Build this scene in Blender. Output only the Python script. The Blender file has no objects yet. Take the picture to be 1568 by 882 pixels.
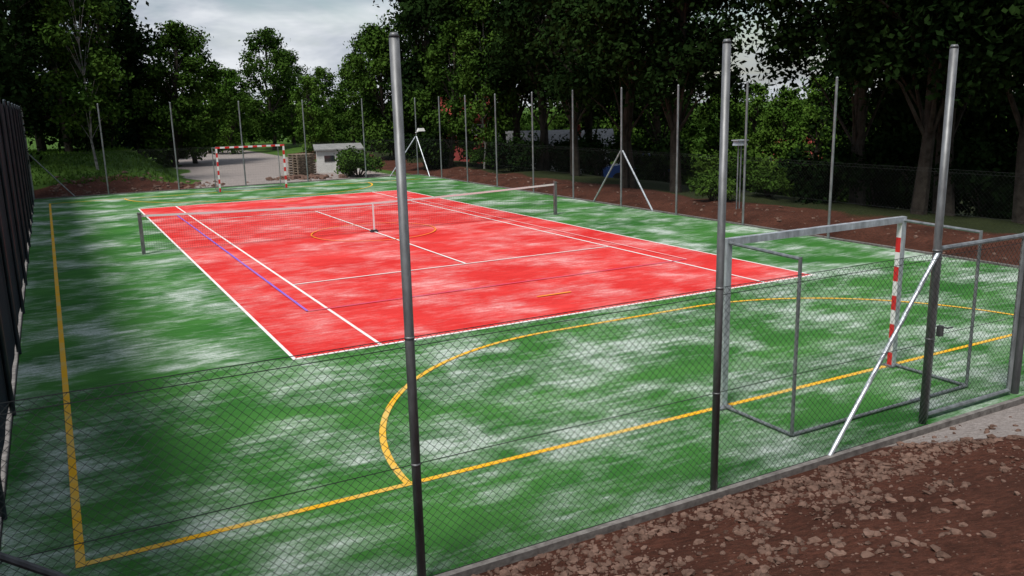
import bpy, math, numpy as np
from mathutils import Vector, Matrix, noise as mn
rng=np.random.default_rng(7)
S=bpy.context.scene
COL=S.collection
# ------------------------------------------------------------------ helpers
def link(o,parent=None):
    COL.objects.link(o)
    if parent: o.parent=parent
    return o
def empty(name,loc=(0,0,0),rz=0):
    o=bpy.data.objects.new(name,None); o.location=loc; o.rotation_euler=(0,0,rz); o.empty_display_size=.2
    return link(o)
def mesh_np(name,V,F,mats=None,mi=None,smooth=False):
    me=bpy.data.meshes.new(name)
    V=np.asarray(V,dtype=np.float32)
    if not isinstance(F,list): F=[F]
    F=[np.asarray(f,dtype=np.int32) for f in F if len(f)]
    tot=sum(len(f) for f in F); loops=np.concatenate([f.ravel() for f in F])
    sizes=np.concatenate([np.full(len(f),f.shape[1],dtype=np.int32) for f in F])
    starts=np.concatenate([[0],np.cumsum(sizes)[:-1]]).astype(np.int32)
    me.vertices.add(len(V)); me.vertices.foreach_set("co",V.ravel())
    me.loops.add(len(loops)); me.loops.foreach_set("vertex_index",loops)
    me.polygons.add(tot); me.polygons.foreach_set("loop_start",starts)
    me.polygons.foreach_set("loop_total",sizes)
    if mi is not None: me.polygons.foreach_set("material_index",np.asarray(mi,dtype=np.int32))
    me.polygons.foreach_set("use_smooth",np.full(tot,smooth,dtype=bool))
    for m in (mats or []): me.materials.append(m)
    me.update(calc_edges=True); me.validate()
    return me
class MB:
    def __init__(s): s.V=[];s.Q=[];s.T=[];s.n=0;s.qm=[];s.tm=[]
    def add(s,V,Q=None,T=None,m=0):
        V=np.asarray(V,dtype=float).reshape(-1,3)
        if Q is not None and len(Q): Q=np.asarray(Q); s.Q.append(Q+s.n); s.qm.append(np.full(len(Q),m))
        if T is not None and len(T): T=np.asarray(T); s.T.append(T+s.n); s.tm.append(np.full(len(T),m))
        s.V.append(V); s.n+=len(V)
    def box(s,c,d,m=0,rz=0,top=1.0):
        x,y,z=[a/2 for a in d]
        v=np.array([[-x,-y,-z],[x,-y,-z],[x,y,-z],[-x,y,-z],[-x*top,-y*top,z],[x*top,-y*top,z],[x*top,y*top,z],[-x*top,y*top,z]])
        c_,s_=math.cos(rz),math.sin(rz)
        v=np.stack([v[:,0]*c_-v[:,1]*s_,v[:,0]*s_+v[:,1]*c_,v[:,2]],1)+np.array(c)
        s.add(v,[[0,3,2,1],[4,5,6,7],[0,1,5,4],[1,2,6,5],[2,3,7,6],[3,0,4,7]],m=m)
    def tube(s,pts,rad,n=8,m=0,cap=True):
        pts=[np.array(p,dtype=float) for p in pts]
        if np.isscalar(rad): rad=[rad]*len(pts)
        V=[]
        for i,p in enumerate(pts):
            a=pts[max(i-1,0)];b=pts[min(i+1,len(pts)-1)]; d=b-a; d/=np.linalg.norm(d)
            ref=np.array([1,0,0]) if abs(d[2])>.8 else np.array([0,0,1.])
            u=np.cross(d,ref);u/=np.linalg.norm(u);w=np.cross(d,u)
            for k in range(n):
                t=2*math.pi*k/n; V.append(p+rad[i]*(math.cos(t)*u+math.sin(t)*w))
        Q=[];T=[]
        for i in range(len(pts)-1):
            for k in range(n):
                Q.append([i*n+k,i*n+(k+1)%n,(i+1)*n+(k+1)%n,(i+1)*n+k])
        if cap:
            V.append(pts[0]);V.append(pts[-1]);c0=len(V)-2;c1=len(V)-1;o=(len(pts)-1)*n
            for k in range(n): T.append([c0,(k+1)%n,k]);T.append([c1,o+k,o+(k+1)%n])
        s.add(V,Q,T,m)
    def mesh(s,name,mats,smooth=False):
        F=[];mi=[]
        if s.Q: F.append(np.concatenate(s.Q)); mi.append(np.concatenate(s.qm))
        if s.T: F.append(np.concatenate(s.T)); mi.append(np.concatenate(s.tm))
        return mesh_np(name,np.concatenate(s.V),F,mats,np.concatenate(mi),smooth)
    def obj(s,name,mats,parent=None,smooth=False,loc=(0,0,0),rz=0):
        o=bpy.data.objects.new(name,s.mesh(name,mats,smooth)); o.location=loc;o.rotation_euler=(0,0,rz)
        return link(o,parent)
def wires(segs,rad):
    segs=np.asarray(segs,float); a=segs[:,0];b=segs[:,1]; d=b-a; d/=np.linalg.norm(d,axis=1)[:,None]
    ref=np.tile([0.31,0.52,0.17],(len(d),1)); u=np.cross(d,ref);u/=np.linalg.norm(u,axis=1)[:,None];w=np.cross(d,u)
    V=np.zeros((len(d),6,3))
    for k in range(3):
        o=rad*(math.cos(2.094*k)*u+math.sin(2.094*k)*w); V[:,k]=a+o;V[:,k+3]=b+o
    base=(np.arange(len(d))*6)[:,None]
    Q=np.concatenate([base+np.array([[k,(k+1)%3,(k+1)%3+3,k+3]]) for k in range(3)])
    return V.reshape(-1,3),Q
# ------------------------------------------------------------------ materials
def mat(name,base=(.5,.5,.5),rough=.7,metal=0,spec=.3):
    m=bpy.data.materials.new(name); m.use_nodes=True
    b=m.node_tree.nodes["Principled BSDF"]; b.inputs["Base Color"].default_value=(*base,1)
    b.inputs["Roughness"].default_value=rough; b.inputs["Metallic"].default_value=metal
    b.inputs["Specular IOR Level"].default_value=spec
    return m,m.node_tree,b
def N(t,ty,**k):
    n=t.nodes.new(ty)
    for a,v in k.items(): setattr(n,a,v)
    return n
def ramp(t,src,stops):
    r=N(t,"ShaderNodeValToRGB"); e=r.color_ramp.elements
    while len(e)<len(stops): e.new(.5)
    for i,(p,c) in enumerate(stops):
        e[i].position=p; e[i].color=(c,c,c,1) if np.isscalar(c) else (*c,1)
    t.links.new(src,r.inputs[0]); return r.outputs[0]
def pos(t,scale=(1,1,1),rot=0):
    g=N(t,"ShaderNodeNewGeometry").outputs["Position"]
    mp=N(t,"ShaderNodeMapping"); mp.inputs["Scale"].default_value=scale; mp.inputs["Rotation"].default_value=(0,0,rot)
    t.links.new(g,mp.inputs[0]); return mp.outputs[0]
def noi(t,vec,scale,detail=4,rough=.55,dist=0):
    n=N(t,"ShaderNodeTexNoise"); n.inputs["Scale"].default_value=scale; n.inputs["Detail"].default_value=detail
    n.inputs["Roughness"].default_value=rough; n.inputs["Distortion"].default_value=dist
    t.links.new(vec,n.inputs["Vector"]); return n.outputs["Fac"]
def mixc(t,f,a,b,mode="MIX"):
    n=N(t,"ShaderNodeMix",data_type="RGBA",blend_type=mode)
    for s,v in ((n.inputs[0],f),(n.inputs[6],a),(n.inputs[7],b)):
        if hasattr(v,"is_linked"): t.links.new(v,s)
        elif np.isscalar(v): s.default_value=v
        else: s.default_value=(*v,1)
    return n.outputs[2]
def mth(t,op,a,b,c=None,clamp=True):
    n=N(t,"ShaderNodeMath",operation=op); n.use_clamp=clamp
    for s,v in zip(n.inputs,(a,b,c)):
        if v is None: continue
        if hasattr(v,"is_linked"): t.links.new(v,s)
        else: s.default_value=v
    return n.outputs[0]
def bump(t,b,h,strength=.3,dist=.02):
    n=N(t,"ShaderNodeBump"); n.inputs["Strength"].default_value=strength;n.inputs["Distance"].default_value=dist
    t.links.new(h,n.inputs["Height"]); t.links.new(n.outputs[0],b.inputs["Normal"])
def sandmask(t,lo,hi,amt):
    a=noi(t,pos(t,(.62,.66,1),.35),1.0,2,.5,.3)       # metre-scale blotches
    b=noi(t,pos(t,(1.5,2.6,1),-.12),1.0,6,.72,.15)    # brushed clouds
    c=noi(t,pos(t,(1.6,11,1),.06),1.0,4,.65,.15)      # drag streaks
    s=mth(t,"MULTIPLY_ADD",a,.42,mth(t,"MULTIPLY_ADD",b,.34,mth(t,"MULTIPLY",c,.24),clamp=False),clamp=False)
    m=ramp(t,s,[(lo,0),(lo+(hi-lo)*.45,.27),(hi,1)])
    sp=noi(t,pos(t),24,4,.85)
    return mth(t,"MULTIPLY",mth(t,"MULTIPLY",m,ramp(t,sp,[(.34,.35),(.60,1)])),amt)
def turf(name,c1,c2,sand,lo,hi,amt):
    m,t,b=mat(name,c1,.95,0,.1)
    n=noi(t,pos(t,(.25,.8,1),.2),1.0,4,.6)
    fine=noi(t,pos(t),90,2,.7)
    mid=noi(t,pos(t,(1,2.5,1)),3,4,.7)
    c=mixc(t,ramp(t,n,[(.35,0),(.68,1)]),c1,c2)
    c=mixc(t,ramp(t,mid,[(.3,.3),(.6,0)]),c,(c1[0]*.5,c1[1]*.5,c1[2]*.5))
    c=mixc(t,sandmask(t,lo,hi,amt),c,sand)
    c=mixc(t,ramp(t,fine,[(.3,.28),(.7,0)]),c,[x*.2 for x in c1],"MIX")
    t.links.new(c,b.inputs["Base Color"]); bump(t,b,fine,.5,.01)
    return m
M_green=turf("green_turf",(.030,.140,.024),(.080,.25,.052),(.66,.72,.68),.465,.605,.98)
M_red=turf("red_turf",(.70,.032,.030),(.84,.066,.060),(.94,.68,.66),.46,.64,.78)
def linemat(name,c,under):
    m,t,b=mat(name,c,.9,0,.1)
    n=noi(t,pos(t,(1,1,1)),1.3,5,.7); f=noi(t,pos(t),25,3,.7)
    k=mth(t,"MULTIPLY",ramp(t,n,[(.42,0),(.7,.75)]),ramp(t,f,[(.3,.5),(.6,1)]))
    t.links.new(mixc(t,k,c,under),b.inputs["Base Color"]); return m
M_lw=linemat("white_line_paint",(.8,.8,.78),(.8,.5,.48))
M_lwf=linemat("white_line_worn",(.8,.5,.5),(.82,.22,.22))
M_ly=linemat("yellow_line_paint",(.80,.42,.02),(.5,.5,.25))
M_lyf=linemat("orange_line_worn",(.85,.28,.03),(.85,.12,.06))
M_lb=linemat("blue_line_paint",(.20,.13,.60),(.7,.2,.28))
M_lbf=linemat("blue_line_worn",(.55,.08,.18),(.78,.09,.10))
def metalmat(name,c,rough=.5,metal=.5):
    m,t,b=mat(name,c,rough,metal,.4)
    n=noi(t,pos(t,(6,6,2)),2,4,.6)
    t.links.new(mixc(t,ramp(t,n,[(.35,0),(.7,1)]),[x*.65 for x in c],[min(1,x*1.25) for x in c]),b.inputs["Base Color"])
    return m
M_galv=metalmat("galvanised_steel",(.19,.195,.20))
M_galvm=metalmat("galvanised_steel_pole",(.24,.26,.27))
M_galvl=metalmat("bright_galvanised_steel",(.46,.50,.54),.45,.4)
M_galvd=metalmat("dull_grey_steel",(.10,.105,.11))
M_dark=metalmat("dark_post",(.03,.04,.05))
M_wire,_,_=mat("dark_wire",(.035,.04,.04),.7,.1)
M_wiref,_,_=mat("grey_wire",(.05,.055,.055),.7,.1)
M_net,_,_=mat("net_cord",(.03,.03,.035),.9)
M_white,_,_=mat("white_paint",(.75,.75,.74),.5)
M_redp,_,_=mat("red_paint",(.62,.03,.03),.45)
def noisy(name,a,b_,scale,rough=.9,bs=.5,bd=.02,detail=5):
    m,t,b=mat(name,a,rough,0,.2)
    n=noi(t,pos(t),scale,detail,.65)
    t.links.new(mixc(t,ramp(t,n,[(.3,0),(.7,1)]),a,b_),b.inputs["Base Color"]); bump(t,b,n,bs,bd); return m
M_conc=noisy("concrete_kerb",(.09,.08,.075),(.24,.225,.21),9)
M_rock=noisy("rock",(.05,.028,.02),(.21,.13,.10),6)
M_bark=noisy("bark",(.018,.014,.011),(.06,.05,.04),4,.95,.8,.05)
M_birch=noisy("birch_bark",(.05,.05,.05),(.38,.37,.34),3.5,.9,.3,.02)
M_screen=noisy("windscreen_fabric",(.006,.012,.020),(.014,.024,.036),1.5,.95,.3,.02)
M_wood=noisy("weathered_wood",(.12,.085,.06),(.32,.26,.2),6)
M_plaster=noisy("white_plaster",(.50,.50,.48),(.68,.68,.65),2)
M_glass,_,_=mat("window_glass",(.02,.025,.03),.1,0,.6)
M_roofr=noisy("red_roof_tile",(.18,.035,.03),(.30,.06,.045),4)
M_redw=noisy("red_plaster",(.30,.05,.05),(.40,.09,.08),3)
M_roofg=noisy("grey_roof",(.16,.16,.16),(.28,.28,.27),3)
M_blue,_,_=mat("blue_car_paint",(.03,.09,.32),.25,0,.6)
M_rub,_,_=mat("tyre_rubber",(.015,.015,.015),.9)
def leafmat(name,dark,light):
    m=bpy.data.materials.new(name); m.use_nodes=True; t=m.node_tree
    for n in list(t.nodes): t.nodes.remove(n)
    out=N(t,"ShaderNodeOutputMaterial")
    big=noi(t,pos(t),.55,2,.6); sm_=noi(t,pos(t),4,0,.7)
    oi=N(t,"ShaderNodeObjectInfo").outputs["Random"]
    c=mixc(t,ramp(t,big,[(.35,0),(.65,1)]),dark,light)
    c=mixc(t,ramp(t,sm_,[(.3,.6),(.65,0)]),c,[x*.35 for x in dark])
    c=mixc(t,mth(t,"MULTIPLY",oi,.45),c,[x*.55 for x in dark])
    d=N(t,"ShaderNodeBsdfDiffuse")
    t.links.new(c,d.inputs[0]); t.links.new(d.outputs[0],out.inputs[0])
    return m
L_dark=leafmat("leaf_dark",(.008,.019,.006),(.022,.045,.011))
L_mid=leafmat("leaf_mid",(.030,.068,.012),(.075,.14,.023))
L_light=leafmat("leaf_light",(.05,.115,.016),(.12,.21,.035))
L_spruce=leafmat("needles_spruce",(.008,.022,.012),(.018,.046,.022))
# ------------------------------------------------------------------ camera
CX,CY,CZ=-2.8729,-12.2242,3.6575
ya,pi_,ro=0.4958,0.2145,-0.0241
f=Vector((math.sin(ya)*math.cos(pi_),math.cos(ya)*math.cos(pi_),-math.sin(pi_)))
rt=Vector((math.cos(ya),-math.sin(ya),0)); up=rt.cross(f)
r2=rt*math.cos(ro)+up*math.sin(ro); u2=-rt*math.sin(ro)+up*math.cos(ro)
cam=bpy.data.cameras.new("camera"); co=link(bpy.data.objects.new("camera",cam))
co.matrix_world=Matrix(((r2.x,u2.x,-f.x,CX),(r2.y,u2.y,-f.y,CY),(r2.z,u2.z,-f.z,CZ),(0,0,0,1)))
cam.sensor_width=36; cam.lens=1287.288/1568*36; cam.clip_end=3000; S.camera=co
def at(b,d):  # places by bearing (deg from +Y, mostly from image columns) and distance from camera
    return CX+d*math.sin(math.radians(b)), CY+d*math.cos(math.radians(b))
# ------------------------------------------------------------------ world / light
SUN_AZ=math.radians(238); SUN_EL=math.radians(60)
w=bpy.data.worlds.new("World"); S.world=w; w.use_nodes=True; t=w.node_tree
bg=t.nodes["Background"]; sky=N(t,"ShaderNodeTexSky",sky_type="NISHITA"); sky.sun_disc=False
sky.sun_elevation=SUN_EL; sky.sun_rotation=SUN_AZ; sky.air_density=1.2; sky.dust_density=1.5
g=N(t,"ShaderNodeTexCoord").outputs["Generated"]
mp=N(t,"ShaderNodeMapping"); mp.inputs["Scale"].default_value=(1,1,3.2); mp.inputs["Location"].default_value=(.35,.2,0); t.links.new(g,mp.inputs[0])
n1=noi(t,mp.outputs[0],2.6,5,.58,.4)
cl=ramp(t,n1,[(.40,0),(.58,1)])
n2=noi(t,mp.outputs[0],4.2,5,.6,.3)
cc=mixc(t,ramp(t,n2,[(.34,0),(.62,1)]),(2.8,3.3,4.1),(7.2,7.5,7.9))
t.links.new(mixc(t,cl,sky.outputs[0],cc),bg.inputs[0]); bg.inputs[1].default_value=.11
sd=bpy.data.lights.new("sun","SUN"); sd.energy=3.8; sd.angle=math.radians(16); sd.color=(1,.96,.90)
so=link(bpy.data.objects.new("sun",sd))
sv=Vector((math.sin(SUN_AZ)*math.cos(SUN_EL),math.cos(SUN_AZ)*math.cos(SUN_EL),math.sin(SUN_EL)))
so.rotation_euler=sv.to_track_quat('Z','Y').to_euler(); so.location=sv*50
S.view_settings.view_transform='Standard'
# ------------------------------------------------------------------ terrain
def sm(a,b,x):
    x=min(1,max(0,(x-a)/(b-a))); return x*x*(3-2*x)
def hz(x,y):
    n=mn.noise(Vector((x*.5,y*.5,0)))*.5+mn.noise(Vector((x*1.7,y*1.7,3)))*.25
    z=-.06
    inside=(-3.9<x<15.2 and -6.75<y<31.6)
    if inside: return z
    if y<-6.75:
        k=.34*(1-sm(4.0,8,x)*.72)
        d=-6.75-y
        z=max(z,.0+min(d,7)*k+ .12*n*sm(0,1,d)*(1-.6*sm(5,7,x)))
    e=x-15.1
    if e>0:
        ze=.26*sm(0,1.3,e)+.10*n*sm(0,.8,e)-2.1*sm(4,16,e)-1.0*sm(16,60,e)+ .15*n
        ze=ze*sm(0,.5,e)-.03
        z=ze if y>-6.8 else z*(1-sm(0,4,e))+ze*sm(0,4,e)
    nn=y-31.5
    if nn>0:
        bank=1.55*sm(.3,9,nn)*(1-sm(1.0,4.0,x))+.12*n*sm(0,1,nn)*(1-sm(3,6,x))
        zn=.03*n+bank-.03
        z=zn if x<15 else z*sm(0,4,x-15)+zn*(1-sm(0,4,x-15))
    ww=-3.9-x
    if ww>0:
        zw=.5*sm(0,5,ww)+.1*n*sm(0,1,ww)
        z=max(z,zw) if nn<=0 else z
    return z
def axis(a,b,step,far):
    c=list(np.arange(a,b+1e-6,step)); s=step
    hi=[b];lo=[a]
    while hi[-1]<far: s*=1.25; hi.append(hi[-1]+s)
    s=step
    while lo[-1]>-far: s*=1.25; lo.append(lo[-1]-s)
    return np.array(lo[1:][::-1]+c+hi[1:])
xs=axis(-8,34,.4,1500)
ys_=axis(-6.6,50,.4,1500); ys=np.concatenate([ys_[ys_<-14],np.arange(-14,-6.65,.15),ys_[ys_>=-6.61]])
nx,ny=len(xs),len(ys)
V=np.zeros((ny,nx,3)); C=np.zeros((ny,nx,4)); C[...,3]=1
for j,y in enumerate(ys):
    for i,x in enumerate(xs):
        V[j,i]=(x,y,hz(x,y))
        n=mn.noise(Vector((x*.35,y*.35,9)))
        soil=0;grav=0;dim=0
        if y<-6.5 and x<40: soil=1-sm(9,14,-6.8-y)*.3
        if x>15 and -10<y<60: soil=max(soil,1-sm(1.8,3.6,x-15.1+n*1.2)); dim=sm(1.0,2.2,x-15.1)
        if y>31 and x<6.5: soil=max(soil,1-sm(2.4,3.8,y-31.5+n*2.5))
        if y>31 and x<16 : grav=sm(3.0,4.2,x+n-(y-31.5)*.08)*(1-sm(13,15,x))*(1-sm(70,80,y))
        if y<-6.5: grav=max(grav,sm(4.5,5.2,x+n*.5-(-6.8-y)*.45)*(1-sm(3.6,4.4,-6.8-y+n*.8)))
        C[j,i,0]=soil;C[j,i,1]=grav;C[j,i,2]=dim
idx=np.arange(nx*ny).reshape(ny,nx)
F=np.stack([idx[:-1,:-1],idx[:-1,1:],idx[1:,1:],idx[1:,:-1]],-1).reshape(-1,4)
m,t,b=mat("terrain",(.1,.1,.1),.95,0,.1)
at_=N(t,"ShaderNodeVertexColor"); at_.layer_name="zone"
sep=N(t,"ShaderNodeSeparateColor"); t.links.new(at_.outputs[0],sep.inputs[0])
p=pos(t)
a=noi(t,p,1.1,6,.65); fi=noi(t,p,14,5,.7); fi2=noi(t,p,45,3,.7)
grass=mixc(t,ramp(t,a,[(.3,0),(.7,1)]),(.035,.085,.012),(.095,.18,.028)); grass=mixc(t,ramp(t,fi,[(.35,.5),(.65,0)]),grass,(.015,.03,.008))
shade_grass=mixc(t,ramp(t,fi,[(.3,0),(.7,1)]),(.012,.016,.007),(.035,.045,.015))   # darkened grass: shade under the trees put into the colour
grass=mixc(t,sep.outputs[2],grass,shade_grass)
soil=mixc(t,ramp(t,a,[(.32,0),(.7,1)]),(.046,.017,.011),(.135,.052,.034)); soil=mixc(t,ramp(t,fi,[(.35,.7),(.62,0)]),soil,(.028,.012,.008))
soil=mixc(t,ramp(t,fi2,[(.60,0),(.75,.5)]),soil,(.22,.13,.10))
grav=mixc(t,ramp(t,fi,[(.3,0),(.7,1)]),(.22,.19,.175),(.40,.36,.34)); grav=mixc(t,ramp(t,fi2,[(.3,.5),(.6,0)]),grav,(.12,.10,.09))
def thr(s):
    q2=mth(t,"MULTIPLY_ADD",fi,.6,-.3,clamp=False); q=mth(t,"ADD",s,q2,clamp=False)
    return ramp(t,q,[(.4,0),(.6,1)])
c=mixc(t,thr(sep.outputs[0]),grass,soil); c=mixc(t,thr(sep.outputs[1]),c,grav)
t.links.new(c,b.inputs["Base Color"]); bump(t,b,mth(t,"MULTIPLY",fi,a),1.0,.08)
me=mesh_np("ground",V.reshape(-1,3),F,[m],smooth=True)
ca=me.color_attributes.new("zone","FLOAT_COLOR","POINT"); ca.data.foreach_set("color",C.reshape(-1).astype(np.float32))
link(bpy.data.objects.new("ground",me))
# ------------------------------------------------------------------ court
X0,X1,Y0,Y1=-3.65,14.95,-6.6,31.3
def sheet(name,x0,x1,y0,y1,z,mt,parent=None):
    me=mesh_np(name,[[x0,y0,z],[x1,y0,z],[x1,y1,z],[x0,y1,z]],np.array([[0,1,2,3]]),[mt]); return link(bpy.data.objects.new(name,me),parent)
court=empty("tennis_court")
sheet("green_surface",X0,X1,Y0,Y1,0,M_green,court)
sheet("red_surface",0,10.97,0,23.77,.004,M_red,court)
lb={k:MB() for k in "wfybgo"}
def ln(k,x0,y0,x1,y1,wd,z):
    d=np.array([x1-x0,y1-y0]);L=np.linalg.norm(d);d/=L;n=np.array([-d[1],d[0]])*wd/2
    a=np.array([x0,y0]);b=np.array([x1,y1])
    lb[k].add([[*(a-n),z],[*(b-n),z],[*(b+n),z],[*(a+n),z]],[[0,1,2,3]])
w_=.055;z=.008
ln("w",-.03,.0,11.0,.0,.07,z); ln("w",-.03,23.77,11.0,23.77,.07,z)
ln("w",0,.04,0,23.73,w_,z); ln("w",10.97,.04,10.97,23.73,w_,z)
z=.012
ln("w",1.37,0,1.37,23.77,w_,z); ln("w",9.6,0,9.6,23.77,w_,z)
z=.016
ln("w",1.37,5.485,9.6,5.485,w_,z); ln("w",1.37,18.285,9.6,18.285,w_,z); ln("w",5.485,5.52,5.485,18.25,w_,.02)
z=.024
ln("b",.985,2.885,.985,20.885,.05,z);ln("f",9.985,2.885,9.985,20.885,.04,z)
ln("g",1.01,2.885,9.96,2.885,.045,z)
ln("g",1.01,20.885,9.96,20.885,.04,z)
zy=.006
ln("y",-3.05,-4.94,-3.05,28.7,.075,zy); ln("y",-3.01,-4.9,14.0,-4.9,.075,zy); ln("y",-3.01,28.67,14.0,28.67,.075,zy)
def arc(cx,cy,r,a0,a1,z,n=40,wd=.075,k="y"):
    V=[];Q=[]
    for i in range(n+1):
        a=math.radians(a0+(a1-a0)*i/n)
        for rr in (r-wd/2,r+wd/2): V.append([cx+rr*math.cos(a),cy+rr*math.sin(a),z])
        if i<n: Q.append([2*i,2*i+1,2*i+3,2*i+2])
    lb[k].add(V,Q)
R_=4.12
for s,yc in ((1,-4.9),(-1,28.67)):
    arc(3.985,yc,R_,180,90 if s>0 else 270,.01); arc(6.985,yc,R_,90 if s>0 else 270,0 if s>0 else 360,.01)
    ln("y",3.985,yc+s*R_,6.985,yc+s*R_,.075,.01)
    ln("o",5.1,yc+s*6.4,5.87,yc+s*6.4,.07,.02)
arc(5.485,11.885,1.85,0,360,.028,60,.045,"o")
for k,nm,mt in (("w","white_lines",M_lw),("f","worn_lines",M_lwf),("y","yellow_lines",M_ly),("b","blue_lines",M_lb),("g","worn_blue_lines",M_lbf),("o","orange_lines",M_lyf)): lb[k].obj(nm,[mt],court)
k=MB()
k.box(((X0+X1)/2,Y0-.045,-.04),(X1-X0+.2,.06,.15)); k.box(((X0+X1)/2,Y1+.06,-.03),(X1-X0+.2,.1,.14))
k.box((X0-.06,(Y0+Y1)/2,-.03),(.1,Y1-Y0,.139)); k.box((X1+.06,(Y0+Y1)/2,-.03),(.1,Y1-Y0,.139))
k.obj("concrete_kerb",[M_conc])
# ------------------------------------------------------------------ tennis net
net=empty("tennis_net",(0,11.885,0))
b=MB()
for x in (-.95,11.9):
    b.box((x,0,.53),(.09,.09,1.10)); b.box((x,0,1.095),(.11,.11,.03)); b.box((x,.06,.7),(.04,.05,.12))
b.obj("posts",[M_galv],net)
def nh(x): 
    u=(x-5.485)/6.4; return .90+.15*abs(u)**1.4
b=MB(); xs_=np.linspace(-.9,11.85,40)
for a,c_ in zip(xs_[:-1],xs_[1:]):
    za,zb=nh(a),nh(c_)
    for yy in (-.012,.012):
        b.add([[a,yy,za-.055],[c_,yy,zb-.055],[c_,yy,zb],[a,yy,za]],[[0,1,2,3]])
b.obj("white_tape",[M_white],net)
sg=[]
for x in np.arange(-.85,11.85,.06): sg.append([[x,0,.04],[x,0,nh(x)-.05]])
for q in np.arange(.05,.95,.06):
    for a,c_ in zip(xs_[:-1],xs_[1:]): sg.append([[a,0,nh(a)*q/.95],[c_,0,nh(c_)*q/.95]])
v,q=wires(sg,.0019); b=MB(); b.add(v,q); b.obj("netting",[M_net],net)
b=MB(); b.box((5.485,-.02,.45),(.05,.012,.88)); b.obj("centre_strap",[M_white],net)
b=MB(); b.box((5.485,-.0,.04),(.22,.16,.07),top=.8); b.obj("centre_anchor",[M_net],net)
# ------------------------------------------------------------------ fences
PH=4.13
def chain(b,p0,p1,h,cell=.075,rad=.0021,z0=.03):
    p0=np.array(p0,float);p1=np.array(p1,float);L=np.linalg.norm(p1-p0);d=(p1-p0)/L
    sg=[]; hh=h-z0
    def pt(s,z): return [p0[0]+d[0]*s,p0[1]+d[1]*s,z]
    for s in np.arange(-hh,L,cell):
        a0=max(s,0);a1=min(s+hh,L)
        if a1>a0: 
            sg.append([pt(a0,z0+a0-s),pt(a1,z0+a1-s)]); sg.append([pt(L-a0,z0+a0-s),pt(L-a1,z0+a1-s)])
    v,q=wires(sg,rad); b.add(v,q)
    v,q=wires([[pt(0,zz),pt(L,zz)] for zz in (z0,1.0,h-.07,h)],rad*1.8); b.add(v,q)
def pole(b,x,y,h=PH,r=.034,m=0):
    b.tube([(x,y,-.15),(x,y,h)],r,12,m); b.tube([(x,y,h),(x,y,h+.03)],[r*1.12,r*.7],12,m)
    for zz in (1.0,2.0):
        if zz<h: b.tube([(x,y,zz-.01),(x,y,zz+.01)],r*1.07,12,m)
fn=empty("chain_link_fence")
b=MB(); 
for x in (-3.65,-.7,2.3): pole(b,x,Y0,r=.036)
pole(b,5.5,-6.5,r=.042)
b.obj("poles",[M_galv],fn,True)
b=MB(); chain(b,(-3.62,Y0+.0),(5.46,Y0+.0),2.0); b.obj("wire_mesh",[M_wire],fn)
b=MB(); b.tube([(5.5,-6.52,1.98),(3.8,-6.62,-.05)],.024,8); b.obj("brace",[M_galvl],fn)
b=MB(); b.tube([(-3.62,-6.62,1.2),(-2.0,-6.66,-.05)],.026,8); b.obj("brace_corner",[M_galvd],fn)
fn=empty("chain_link_fence")
b=MB(); bx=[-.6,2.5,5.65,8.8,11.95,14.95]
for x in [-3.65]+bx: pole(b,x,Y1)
b.tube([(-3.6,Y1,2),(-2.0,Y1,0)],.026,8);b.tube([(14.9,Y1,2.1),(13.3,Y1,0)],.03,8,1)
b.obj("poles",[M_galvm,M_galvl],fn)
b=MB(); chain(b,(-3.6,Y1),(14.9,Y1),2.0,.10,.0009); b.obj("wire_mesh",[M_wiref],fn)
fn=empty("chain_link_fence")
b=MB()
for y in (-3.2,0,3.1,6.25,9.3,12.35,15.5,18.6,21.9,25,28.1): pole(b,X1,y)
b.tube([(X1,Y1,2.1),(X1,29.7,0)],.03,8,1)
for s in (-1,1): b.tube([(X1+.02,12.35+s*.05,1.98),(X1+.02,12.35+s*1.8,0)],.03,8,1)
b.obj("poles",[M_galvm,M_galvl],fn)
b=MB(); chain(b,(X1,Y0),(X1,Y1),2.0,.10,.0008); b.obj("wire_mesh",[M_wiref],fn)
gt=empty("fence_gate")
b=MB(); 
for x0,x1 in ((5.62,7.2),):
    y=-6.45
    b.tube([(x0,y,.06),(x1,y,.06)],.028,8); b.tube([(x0,y,2.0),(x1,y,2.0)],.028,8)
    b.tube([(x0,y,.03),(x0,y,2.03)],.028,8); b.tube([(x1,y,.03),(x1,y,2.03)],.028,8)
b.obj("frame",[M_galvm],gt)
b=MB(); pole(b,7.33,-6.45,2.15,.05); b.obj("gate_post",[M_galvd],gt)
b=MB(); b.box((5.72,-6.47,1.05),(.06,.05,.12)); b.tube([(5.72,-6.56,1.1),(5.81,-6.56,1.1)],.009,6);b.tube([(5.72,-6.5,1.1),(5.72,-6.56,1.1)],.009,6); b.obj("latch",[M_galvd],gt)
b=MB(); chain(b,(5.62,-6.45),(7.2,-6.45),1.98,z0=.07); b.obj("wire_mesh",[M_wire],gt)
fn=empty("chain_link_fence"); b=MB()
for x in (10.0,12.4,14.95): pole(b,x,-6.5)
b.tube([(7.4,-6.5,2),(14.9,-6.5,2)],.022,8); b.obj("poles",[M_galv],fn)
b=MB(); chain(b,(7.38,-6.5),(14.9,-6.5),2.0,rad=.0019); b.obj("wire_mesh",[M_wire],fn)
fn=empty("windscreen_fence"); b=MB()
for y in np.arange(Y0+3,Y1-.5,3.16): pole(b,X0,y,4.05)
b.obj("poles",[M_dark],fn)
b=MB(); ysn=np.arange(Y0+.1,Y1,.12); V=[];Q=[]
rows=[.1,.6,1.1,1.6,2.1,2.6,3.1,3.6,4.0]
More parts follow.
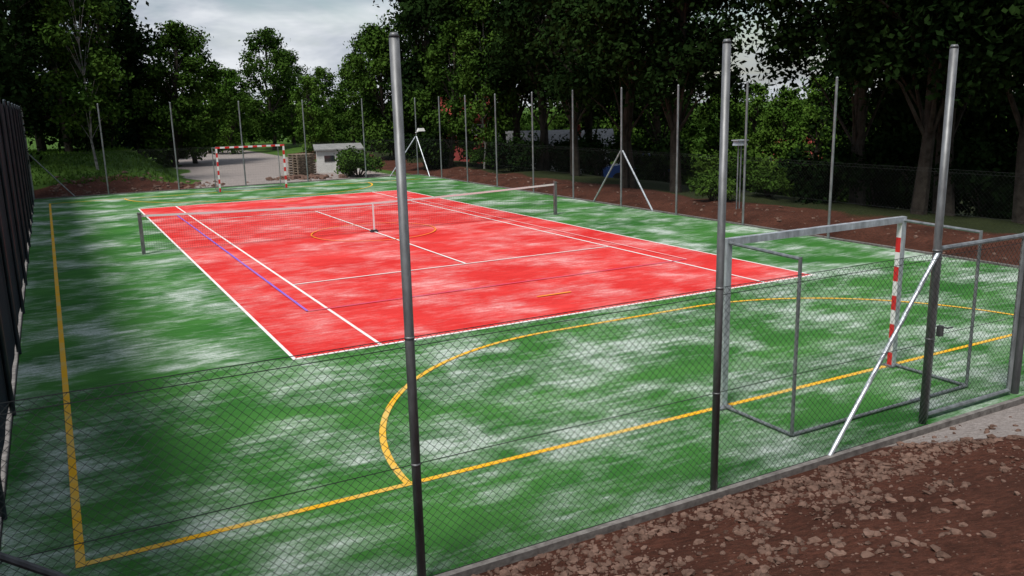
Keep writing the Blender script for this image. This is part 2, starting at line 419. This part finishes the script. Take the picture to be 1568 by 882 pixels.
for i,y in enumerate(ysn):
    ph=((y-Y0)%3.16)/3.16
    for zz in rows:
        V.append([X0-.045-.02*math.sin(math.pi*ph)*math.sin(zz*1.1)-.006*math.sin(y*5+zz),y,zz-(0.04*math.sin(math.pi*ph) if zz>3.9 else 0)])
nr=len(rows)
for i in range(len(ysn)-1):
    for k_ in range(nr-1): Q.append([i*nr+k_,(i+1)*nr+k_,(i+1)*nr+k_+1,i*nr+k_+1])
b.add(V,Q); b.obj("fabric",[M_screen],fn)
# ------------------------------------------------------------------ goals
def goal(name,y,s):
    g=empty(name,(0,y,0)); b=MB(); T=.08
    def striped(axis,fix,along):
        n=len(along)-1
        for i in range(n):
            a,bb=along[i],along[i+1]; m=1 if i%2==0 else 0
            if axis=="z": b.box((fix,0,(a+bb)/2),(T,T,bb-a),2); 
            else: b.box(((a+bb)/2,0,fix),(bb-a,T,T),2)
            e=.002
            if axis=="z":
                b.box((fix,s*(T/2+e/2),(a+bb)/2),(T,e,bb-a),m)
                inn=1 if fix<5.4 else -1
                b.box((fix+inn*(T/2+e/2),s*.004,(a+bb)/2),(e,T-.01,bb-a),m)
            else: b.box(((a+bb)/2,s*(T/2+e/2),fix),(bb-a,e,T),m)
    for px in (3.945,7.025): striped("z",px,list(np.linspace(0,2.0,11)))
    striped("x",2.04,list(np.linspace(3.905,7.065,16)))
    b.obj("front_frame",[M_white,M_redp,M_galvl],g)
    b=MB(); r=.02; D=-s*1.1
    for px in (3.945,7.025):
        b.tube([(px,-s*.04,2.03),(px,D,2.0),],r,8); b.tube([(px,D,2.02),(px,D,.03)],r,8); b.tube([(px,-s*.04,.03),(px,D,.03)],r,8)
        b.box((px,0,.012),(.2,.16,.02))
    b.tube([(3.945,D,.03),(7.025,D,.03)],r,8)
    b.obj("rear_frame",[M_galvm],g)
    return g
goal("handball_goal",-4.92,1); g2=goal("handball_goal",28.67,-1)
b=MB(); sg=[]
for x in np.arange(3.95,7.03,.12): sg.append([[x,1.1,.05],[x,1.1,2]]); 
for zz in np.arange(.05,2.0,.12): sg.append([[3.95,1.1,zz],[7.03,1.1,zz]]); sg.append([[3.95,0,zz],[3.95,1.1,zz]]); sg.append([[7.03,0,zz],[7.03,1.1,zz]])
v,q=wires(sg,.0015); b.add(v,q); b.obj("goal_net",[M_wiref],g2)
# ------------------------------------------------------------------ rocks
def rocks(name,n,posf,smin,smax,seed,pw=2.2,lift=.1):
    r=np.random.default_rng(seed)
    ph=(1+5**.5)/2
    ico=np.array([[-1,ph,0],[1,ph,0],[-1,-ph,0],[1,-ph,0],[0,-1,ph],[0,1,ph],[0,-1,-ph],[0,1,-ph],[ph,0,-1],[ph,0,1],[-ph,0,-1],[-ph,0,1]])/1.9
    T=np.array([[0,11,5],[0,5,1],[0,1,7],[0,7,10],[0,10,11],[1,5,9],[5,11,4],[11,10,2],[10,7,6],[7,1,8],[3,9,4],[3,4,2],[3,2,6],[3,6,8],[3,8,9],[4,9,5],[2,4,11],[6,2,10],[8,6,7],[9,8,1]])
    b=MB()
    for i in range(n):
        x,y=posf(r); s=smin*(smax/smin)**(r.random()**pw)
        v=ico*(1+.35*(r.random((12,1))-.5))+.26*(r.random((12,3))-.5); v=v*np.array([1,.5+.4*r.random(),.35+.35*r.random()])*s
        a=r.random()*6.28; ti=(r.random()-.5)*1.3
        v=v@np.array([[1,0,0],[0,math.cos(ti),-math.sin(ti)],[0,math.sin(ti),math.cos(ti)]])
        v=v@np.array([[math.cos(a),-math.sin(a),0],[math.sin(a),math.cos(a),0],[0,0,1]])
        b.add(v+np.array([x,y,hz(x,y)+s*lift]),None,T)
    b.obj(name,[M_rock])
def pf(r):
    while 1:
        x=-1.5+r.random()*12; y=-6.72-abs(r.normal())*1.3
        c=mn.noise(Vector((x*1.3,y*1.3,5)))+.25*mn.noise(Vector((x*4,y*4,5)))
        if c<-.05 and r.random()<.75: continue
        if x>4.8+(-6.8-y)*.45 and y>-10.8 and r.random()<.95: continue
        return x,y
rocks("loose_stones",5500,pf,.007,.055,1,1.7,.18)
rocks("rubble",260,lambda r:(X1+.4+r.random()*2.0,-2+r.random()*32),.03,.1,2)
rocks("rubble",220,lambda r:(-3+r.random()*8,32+r.random()*4),.05,.2,3)
rocks("rubble",70,lambda r:(9.5+r.normal()*1.1,34.0+r.normal()*.7),.1,.35,4)
# ------------------------------------------------------------------ vegetation
def leaves(b,C,R,n,size,r,m=1,shell=.55,flat=1.0):
    C=np.asarray(C);R=np.asarray(R); k=len(C); pr=R**2/np.sum(R**2); ci=r.choice(k,n,p=pr)
    d=r.normal(size=(n,3)); d/=np.linalg.norm(d,axis=1)[:,None]
    rad=(shell+(1-shell)*r.random(n)); rad*= (r.random(n)**.33*.5+.5)
    lump=1+.25*np.sin(d[:,0]*5+ci)+.2*np.sin(d[:,2]*7+ci*2)
    P=C[ci]+d*(R[ci]*rad*lump)[:,None]*np.array([1,1,flat])
    nrm=d*.5+r.normal(size=(n,3))*.6+np.array([0,0,.35]); nrm/=np.linalg.norm(nrm,axis=1)[:,None]
    tt=np.cross(nrm,r.normal(size=(n,3))); tt/=np.linalg.norm(tt,axis=1)[:,None]; bb=np.cross(nrm,tt)
    s=size*(.6+.8*r.random(n))[:,None]
    V=np.stack([P-tt*s*.5,P+bb*s*.3,P+tt*s*.5,P-bb*s*.3],1).reshape(-1,3)
    Q=(np.arange(n)*4)[:,None]+np.array([[0,1,2,3]])
    b.add(V,Q,m=m)
def broadleaf(name,h,cw,th,seed,nl,size,lm,bark=None,ncl=26,trunks=1,tr=.2,rk=1.0):
    r=np.random.default_rng(seed); b=MB(); C=[];R=[]
    tops=[]
    for k_ in range(trunks):
        ox,oy=(r.normal(size=2)*.5 if trunks>1 else (0,0)); lx,ly=r.normal(size=2)*(.5+.5*(trunks>1))
        pts=[(ox,oy,-.4)]; 
        for q in range(1,7):
            f_=q/6; pts.append((ox+lx*f_+r.normal()*.12,oy+ly*f_+r.normal()*.12,h*.86*f_))
        b.tube(pts,[tr*1.25]+[tr*(1-.8*q/6) for q in range(1,7)],8,0); tops.append(pts)
    for i in range(ncl):
        f_=(i+.5)/ncl; zz=th+(h-th)*f_
        prof=math.sin(math.pi*min(1,max(.08,(f_*.85+.15))))**.65
        rr=cw*prof*(.35+.65*r.random()**.6)*(.9); a=i*2.4+r.normal()*.5
        tp=tops[i%trunks]; q=min(5,max(1,int(max(zz*.75,th*.7)/h/.86*6))); base=np.array(tp[q])
        c=np.array([base[0]+rr*math.cos(a),base[1]+rr*math.sin(a),zz+r.normal()*.2])
        C.append(c);R.append(cw*(.30+.18*r.random())*rk)
        mid=(base+c)/2+np.array([0,0,.25+.2*r.random()]); b.tube([base,mid,c],[tr*.38,tr*.22,tr*.07],5,0,False)
    leaves(b,C,R,nl,size,r,1,.25,.8)
    return b.mesh(name,[bark or M_bark,lm],False)
def spruce(name,h,rad,seed,lm):
    r=np.random.default_rng(seed); b=MB(); b.tube([(0,0,-.3),(0,0,h*.5),(0,0,h)],[.2,.12,.02],7,0)
    P=[];DD=[]
    for i in range(260):
        t_=(i/260)**.85; zz=h*(.07+.92*t_); L=rad*(1-t_)**.9*(.75+.5*r.random())+.1; a=i*2.4+r.random()
        n=int(14+L*34)
        for s in r.random(n): P.append([math.cos(a)*L*s,math.sin(a)*L*s,zz-.32*L*s*s+.05*r.normal()]);DD.append([math.cos(a+r.normal()*.6),math.sin(a+r.normal()*.6),-.5])
    P=np.array(P);DD=np.array(DD);n=len(P);DD/=np.linalg.norm(DD,axis=1)[:,None]
    sd_=np.cross(DD,r.normal(size=(n,3)));sd_/=np.linalg.norm(sd_,axis=1)[:,None]; s=(.3*(.6+.8*r.random(n)))[:,None]
    V=np.stack([P,P+DD*s*.5+sd_*s*.2,P+DD*s,P+DD*s*.5-sd_*s*.2],1).reshape(-1,3)
    b.add(V,(np.arange(n)*4)[:,None]+np.array([[0,1,2,3]]),m=1)
    return b.mesh(name,[M_bark,lm])
def bush(name,w_,h,seed,n,size,lm):
    r=np.random.default_rng(seed); b=MB(); C=[];R=[]
    for i in range(11):
        a=r.random()*6.28; q=r.random()**.5*w_*.6; zz=h*(.2+.5*r.random())
        C.append([q*math.cos(a),q*math.sin(a),zz]);R.append(w_*.35*(.7+.6*r.random()))
        b.tube([(0,0,-.1),(q*.5*math.cos(a),q*.5*math.sin(a),zz*.6),C[-1]],[.05,.03,.012],5,0,False)
    leaves(b,C,R,n,size,r,1,.3,h/w_*.9)
    return b.mesh(name,[M_bark,lm])
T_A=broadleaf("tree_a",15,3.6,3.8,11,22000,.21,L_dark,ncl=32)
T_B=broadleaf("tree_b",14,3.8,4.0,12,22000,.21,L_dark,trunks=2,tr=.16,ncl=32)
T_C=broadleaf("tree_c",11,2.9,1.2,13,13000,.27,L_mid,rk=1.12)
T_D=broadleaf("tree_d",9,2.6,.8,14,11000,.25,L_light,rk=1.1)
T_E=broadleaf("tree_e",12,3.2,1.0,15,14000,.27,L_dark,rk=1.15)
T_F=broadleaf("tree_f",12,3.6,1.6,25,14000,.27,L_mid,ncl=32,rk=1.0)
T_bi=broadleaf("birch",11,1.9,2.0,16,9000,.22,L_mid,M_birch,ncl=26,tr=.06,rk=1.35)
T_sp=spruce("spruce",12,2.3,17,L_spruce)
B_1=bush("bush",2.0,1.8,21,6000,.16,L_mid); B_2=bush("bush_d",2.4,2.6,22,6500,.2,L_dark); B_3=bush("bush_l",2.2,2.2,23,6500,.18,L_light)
def put(me,name,b_,d,sc=1,sz=None,rz=None,dz=0):
    x,y=at(b_,d); o=bpy.data.objects.new(name,me); o.location=(x,y,hz(x,y)-.05+dz)
    o.rotation_euler=(0,0,rng.random()*6.28 if rz is None else rz); o.scale=(sc,sc,sz or sc); link(o); return o
DT="deciduous_tree"
for me,nm,b_,d,sc in [(T_A,DT,-2.0,50,1.0),(T_E,DT,-.2,58,1.2),(T_E,DT,1.2,56,1.0),(T_bi,"birch_tree",2.6,49,1.0),(T_E,DT,3.4,64,1.1),
    (T_sp,"spruce_tree",5.0,66,.98),(T_C,DT,6.9,64,.86),(T_F,DT,8.2,67,.80),(T_D,DT,10.6,80,.80),(T_C,DT,11.2,92,.70),(T_D,DT,9.4,88,.85),(T_D,DT,5.2,74,.8),
    (T_F,DT,13.0,84,.90),(T_F,DT,14.3,90,.76),(T_D,"willow_tree",15.7,72,.68),(T_C,DT,16.9,84,.68),(T_C,DT,18.0,80,.76),(T_F,DT,19.4,70,.76),(T_C,DT,20.9,60,.80),(T_F,DT,22.4,60,.94),
    (T_E,DT,-4.5,44,1.1)]:
    put(me,nm,b_,d,sc)
for me,nm,b_,d,sc in [(T_E,DT,23.2,59,1.2),(T_B,DT,27.6,53,1.15),(T_A,DT,28.9,48,1.1),(T_B,DT,30.9,45,1.05),(T_A,DT,32.9,41,1.05),(T_B,DT,25.4,68,1.15),(T_C,DT,24.4,49.5,.72),(T_bi,"birch_tree",26.7,46.5,.85),
    (T_B,DT,36.2,35,1.0),(T_A,DT,39.6,33,1.0),(T_B,DT,34.6,52,1.1),(T_A,DT,38.4,48,1.05),
    (T_B,DT,52.0,30,1.0),(T_A,DT,54.4,27.5,1.0),(T_B,DT,57,28,1.05),(T_A,DT,60.0,27,1.05),(T_E,DT,56,36,1.1),(T_E,DT,60,38,1.1),(T_E,DT,52.4,40,.9)]:
    put(me,nm,b_,d,sc)
for me,nm,b_,d,sc in [(T_C,DT,28,72,.7),(T_C,DT,33,74,.75),(T_D,DT,36,70,.7),(T_D,DT,42.2,56,.76),(T_D,DT,44.8,60,.72),(T_D,DT,46.4,56,.68),(T_D,DT,48.2,54,.74),
    (T_C,DT,39,62,.8),(T_C,DT,50.6,56,.8),(T_C,DT,54,56,.8),
    (B_1,"bush",18.3,47.5,.95),(B_2,"bush",23.0,50,1),(B_1,"bush",27,47,.8),(B_2,"bush",28.8,45,.8),(B_2,"bush",30.6,47,.6),(B_2,"bush",32.6,46,.8),(B_2,"bush",34.4,44,.9),(B_1,"bush",36.4,50,.9),(B_2,"bush",38.8,42,1),(B_3,"bush",40.5,44,1.1),(B_3,"bush",43,42,1),(B_3,"bush",45.5,42,1.2),(B_1,"bush",47.5,38,1.1),(B_1,"bush",50,40,1.1),(B_2,"bush",52,32,1.0),(B_2,"bush",55,30,1.0),(B_2,"bush",58,29,1.0),
    (B_1,"bush",42,30,.6),(B_2,"bush",49.4,30,.8),(B_1,"bush",45.5,31,.6),
    (B_1,"bush",6.9,66,1),(B_3,"bush",9.0,82,.9),(B_1,"bush",2.4,60,1.0)]:
    put(me,nm,b_,d,sc)
for x,y,me,sc in [(-8.5,-11,T_E,.9),(1,-18,T_A,.9),(7,-17.5,T_E,1.0),(12,-16.5,T_E,1.0)]:  # unseen trees, added beside and behind the camera to shade the near corners
    o=bpy.data.objects.new(DT,me); o.location=(x,y,hz(x,y)-.05); o.scale=(sc,)*3; o.rotation_euler=(0,0,rng.random()*6.28); link(o)
b=MB(); r=np.random.default_rng(5); C=[];R=[]
for bb in np.arange(-14,80,.55):
    for q in range(4):
        d=100+r.random()*30; x,y=at(bb+r.normal()*.4,d); hh=4.8+1.6*mn.noise(Vector((bb*.35,0,0)))*2+r.random()*1.2
        zb=hz(x,y); C.append([x,y,zb+hh*(.25+.2*q)]);R.append(1.7+r.random()*.9)
leaves(b,C,R,50000,.75,r,0,.2,1.0); b.obj("distant_trees",[L_mid])
b=MB(); r=np.random.default_rng(8); n=9000
P=np.zeros((n,3))
for i in range(n):
    x=-7+r.random()*10; y=34.5+r.random()*15
    P[i]=(x,y,hz(x,y)-.02)
a=r.random(n)*6.28; dv=np.stack([np.cos(a),np.sin(a),np.zeros(n)],1); hgt=(.06+.14*r.random(n))[:,None]
V=np.stack([P-dv*.05,P+dv*.05,P+dv*.05*r.normal(size=(n,1))+np.array([0,0,1])*hgt+r.normal(size=(n,3))*.04],1).reshape(-1,3)
b.add(V,None,(np.arange(n)*3)[:,None]+np.array([[0,1,2]])); b.obj("grass",[L_light])
# ------------------------------------------------------------------ background buildings etc.
def house(name,x,y,z,w_,d,h,rh,rz,wall,roof,nwin=3):
    e=empty(name,(x,y,z),rz); b=MB(); b.box((0,0,h/2-.6),(w_,d,h+1.2)); 
    b.add([[-w_/2,-d/2,h],[w_/2,-d/2,h],[w_/2,d/2,h],[-w_/2,d/2,h],[-w_/2,0,h+rh],[w_/2,0,h+rh]],None,[[0,4,3],[1,2,5]])
    b.obj("walls",[wall],e)
    b=MB(); o=.35; s=(rh)/(d/2)
    for sg_ in (-1,1):
        v=[[-w_/2-o,0,h+rh+.03],[w_/2+o,0,h+rh+.03],[w_/2+o,sg_*(d/2+o),h-s*o+.03],[-w_/2-o,sg_*(d/2+o),h-s*o+.03]]
        v+= [[a_[0],a_[1],a_[2]+.12] for a_ in v]
        b.add(v,[[0,1,2,3],[4,5,6,7],[0,1,5,4],[1,2,6,5],[2,3,7,6],[3,0,4,7]])
    b.obj("roof",[roof],e)
    b=MB();b2=MB()
    for sg_ in (-1,1):
        for i in range(nwin):
            xx=-w_/2+w_*(i+.5)/nwin; b.box((xx,sg_*(d/2+.01),h*.55),(w_/nwin*.42,.03,h*.35)); b2.box((xx,sg_*(d/2+.005),h*.55),(w_/nwin*.5,.03,h*.42))
    b.obj("windows",[M_glass],e); b2.obj("window_frames",[M_white],e)
    b=MB(); b.box((w_*.2,-d*.2,h+rh),(.5,.5,1.0)); b.obj("chimney",[M_roofr],e)
x,y=at(25.6,57); house("red_house",x,y,1.2,2.6,4,1.7,1.2,math.radians(-25),M_redw,M_roofr,2)
x,y=at(31.6,58); house("white_house",x,y,hz(x,y)+.4,7,5,2.0,.8,math.radians(-32),M_plaster,M_roofg,4)
x,y=at(47.0,70); house("red_roofed_house",x,y,hz(x,y)-.8,3.5,4,2.2,1.2,math.radians(-35),M_plaster,M_roofr,2)
x,y=at(17.1,52.5); e=empty("white_shed",(x,y,0),math.radians(-14)); b=MB(); b.box((0,0,.6),(2.6,2.0,1.3)); b.obj("walls",[M_plaster],e)
b=MB(); b.add([[-1.45,-1.15,1.27],[1.45,-1.15,1.27],[1.45,1.15,1.5],[-1.45,1.15,1.5],[-1.45,-1.15,1.35],[1.45,-1.15,1.35],[1.45,1.15,1.58],[-1.45,1.15,1.58]],[[0,3,2,1],[4,5,6,7],[0,1,5,4],[1,2,6,5],[2,3,7,6],[3,0,4,7]]); b.obj("roof",[M_roofg],e)
b=MB(); b.box((.6,-1.01,.52),(.7,.04,1.0)); b.obj("door",[M_wood],e)
b=MB(); b.box((-.6,-1.01,.8),(.6,.04,.35)); b.obj("window",[M_glass],e)
x,y=at(14.7,49.0); e=empty("pallet_stack",(x,y,0),.3); b=MB()
for k_ in range(9):
    for q in range(5): b.box((-.5+q*.25+r.normal()*.02,0,.14*k_+.12),(.14,1.1,.03))
    for q in (-.45,0,.45): b.box((r.normal()*.02,q,.14*k_+.06),(1.15,.1,.085))
b.obj("pallets",[M_wood],e)
e=empty("lamp_post",(16.4,8.0,hz(16.4,8.0))); b=MB(); b.tube([(-.06,0,-.1),(-.06,0,2.0)],.022,8); b.tube([(.06,0,-.1),(.06,0,2.0)],.022,8); b.obj("posts",[M_galvm],e)
b=MB(); b.box((0,0,2.08),(.40,.26,.14),top=.85); b.box((0,0,2.17),(.46,.3,.03)); b.obj("lamp_head",[M_galvl],e)
e=empty("floodlight",(X1+.15,Y1-.2,0)); b=MB(); b.box((0,-.1,2.45),(.42,.22,.16),top=.7); b.tube([(-.1,0,2.35),(-.2,.2,2.3)],.02,6); b.obj("lamp_head",[M_white],e)
def car(name,b_,d,rz,prof,win,paint,hw=.82):
    x,y=at(b_,d); e=empty(name,(x,y,hz(x,y)),math.radians(rz)); b=MB(); n=len(prof)
    V=[[px,s,pz] for s in (-hw,hw) for px,pz in prof]
    b.add(V,[[i,i+1,n+i+1,n+i] for i in range(n-1)]+[[n-1,0,n,2*n-1]])
    for o_ in (0,n):
        for i in range(1,n-1): b.add([V[o_],V[o_+i],V[o_+i+1]],None,[[0,1,2]])
    b.obj("body",[paint],e); b=MB()
    for s in (-hw-.005,hw+.005): b.add([[px,s,pz] for px,pz in win],[[0,1,2,3]])
    b.obj("windows",[M_glass],e); b=MB()
    for px in (-1.25,1.3):
        for s in (-hw+.04,hw-.04): b.tube([(px,s-.1,.32),(px,s+.1,.32)],.32,14)
    b.obj("wheels",[M_rub],e)
car("parked_car",37.3,44,-30,[(-2,.35),(-2.02,.75),(-1.75,.92),(-1.1,1.0),(-.6,1.42),(.7,1.45),(1.35,1.02),(1.95,.9),(2.02,.4)],[(-1.0,1.0),(1.2,1.03),(.65,1.38),(-.55,1.36)],M_blue)
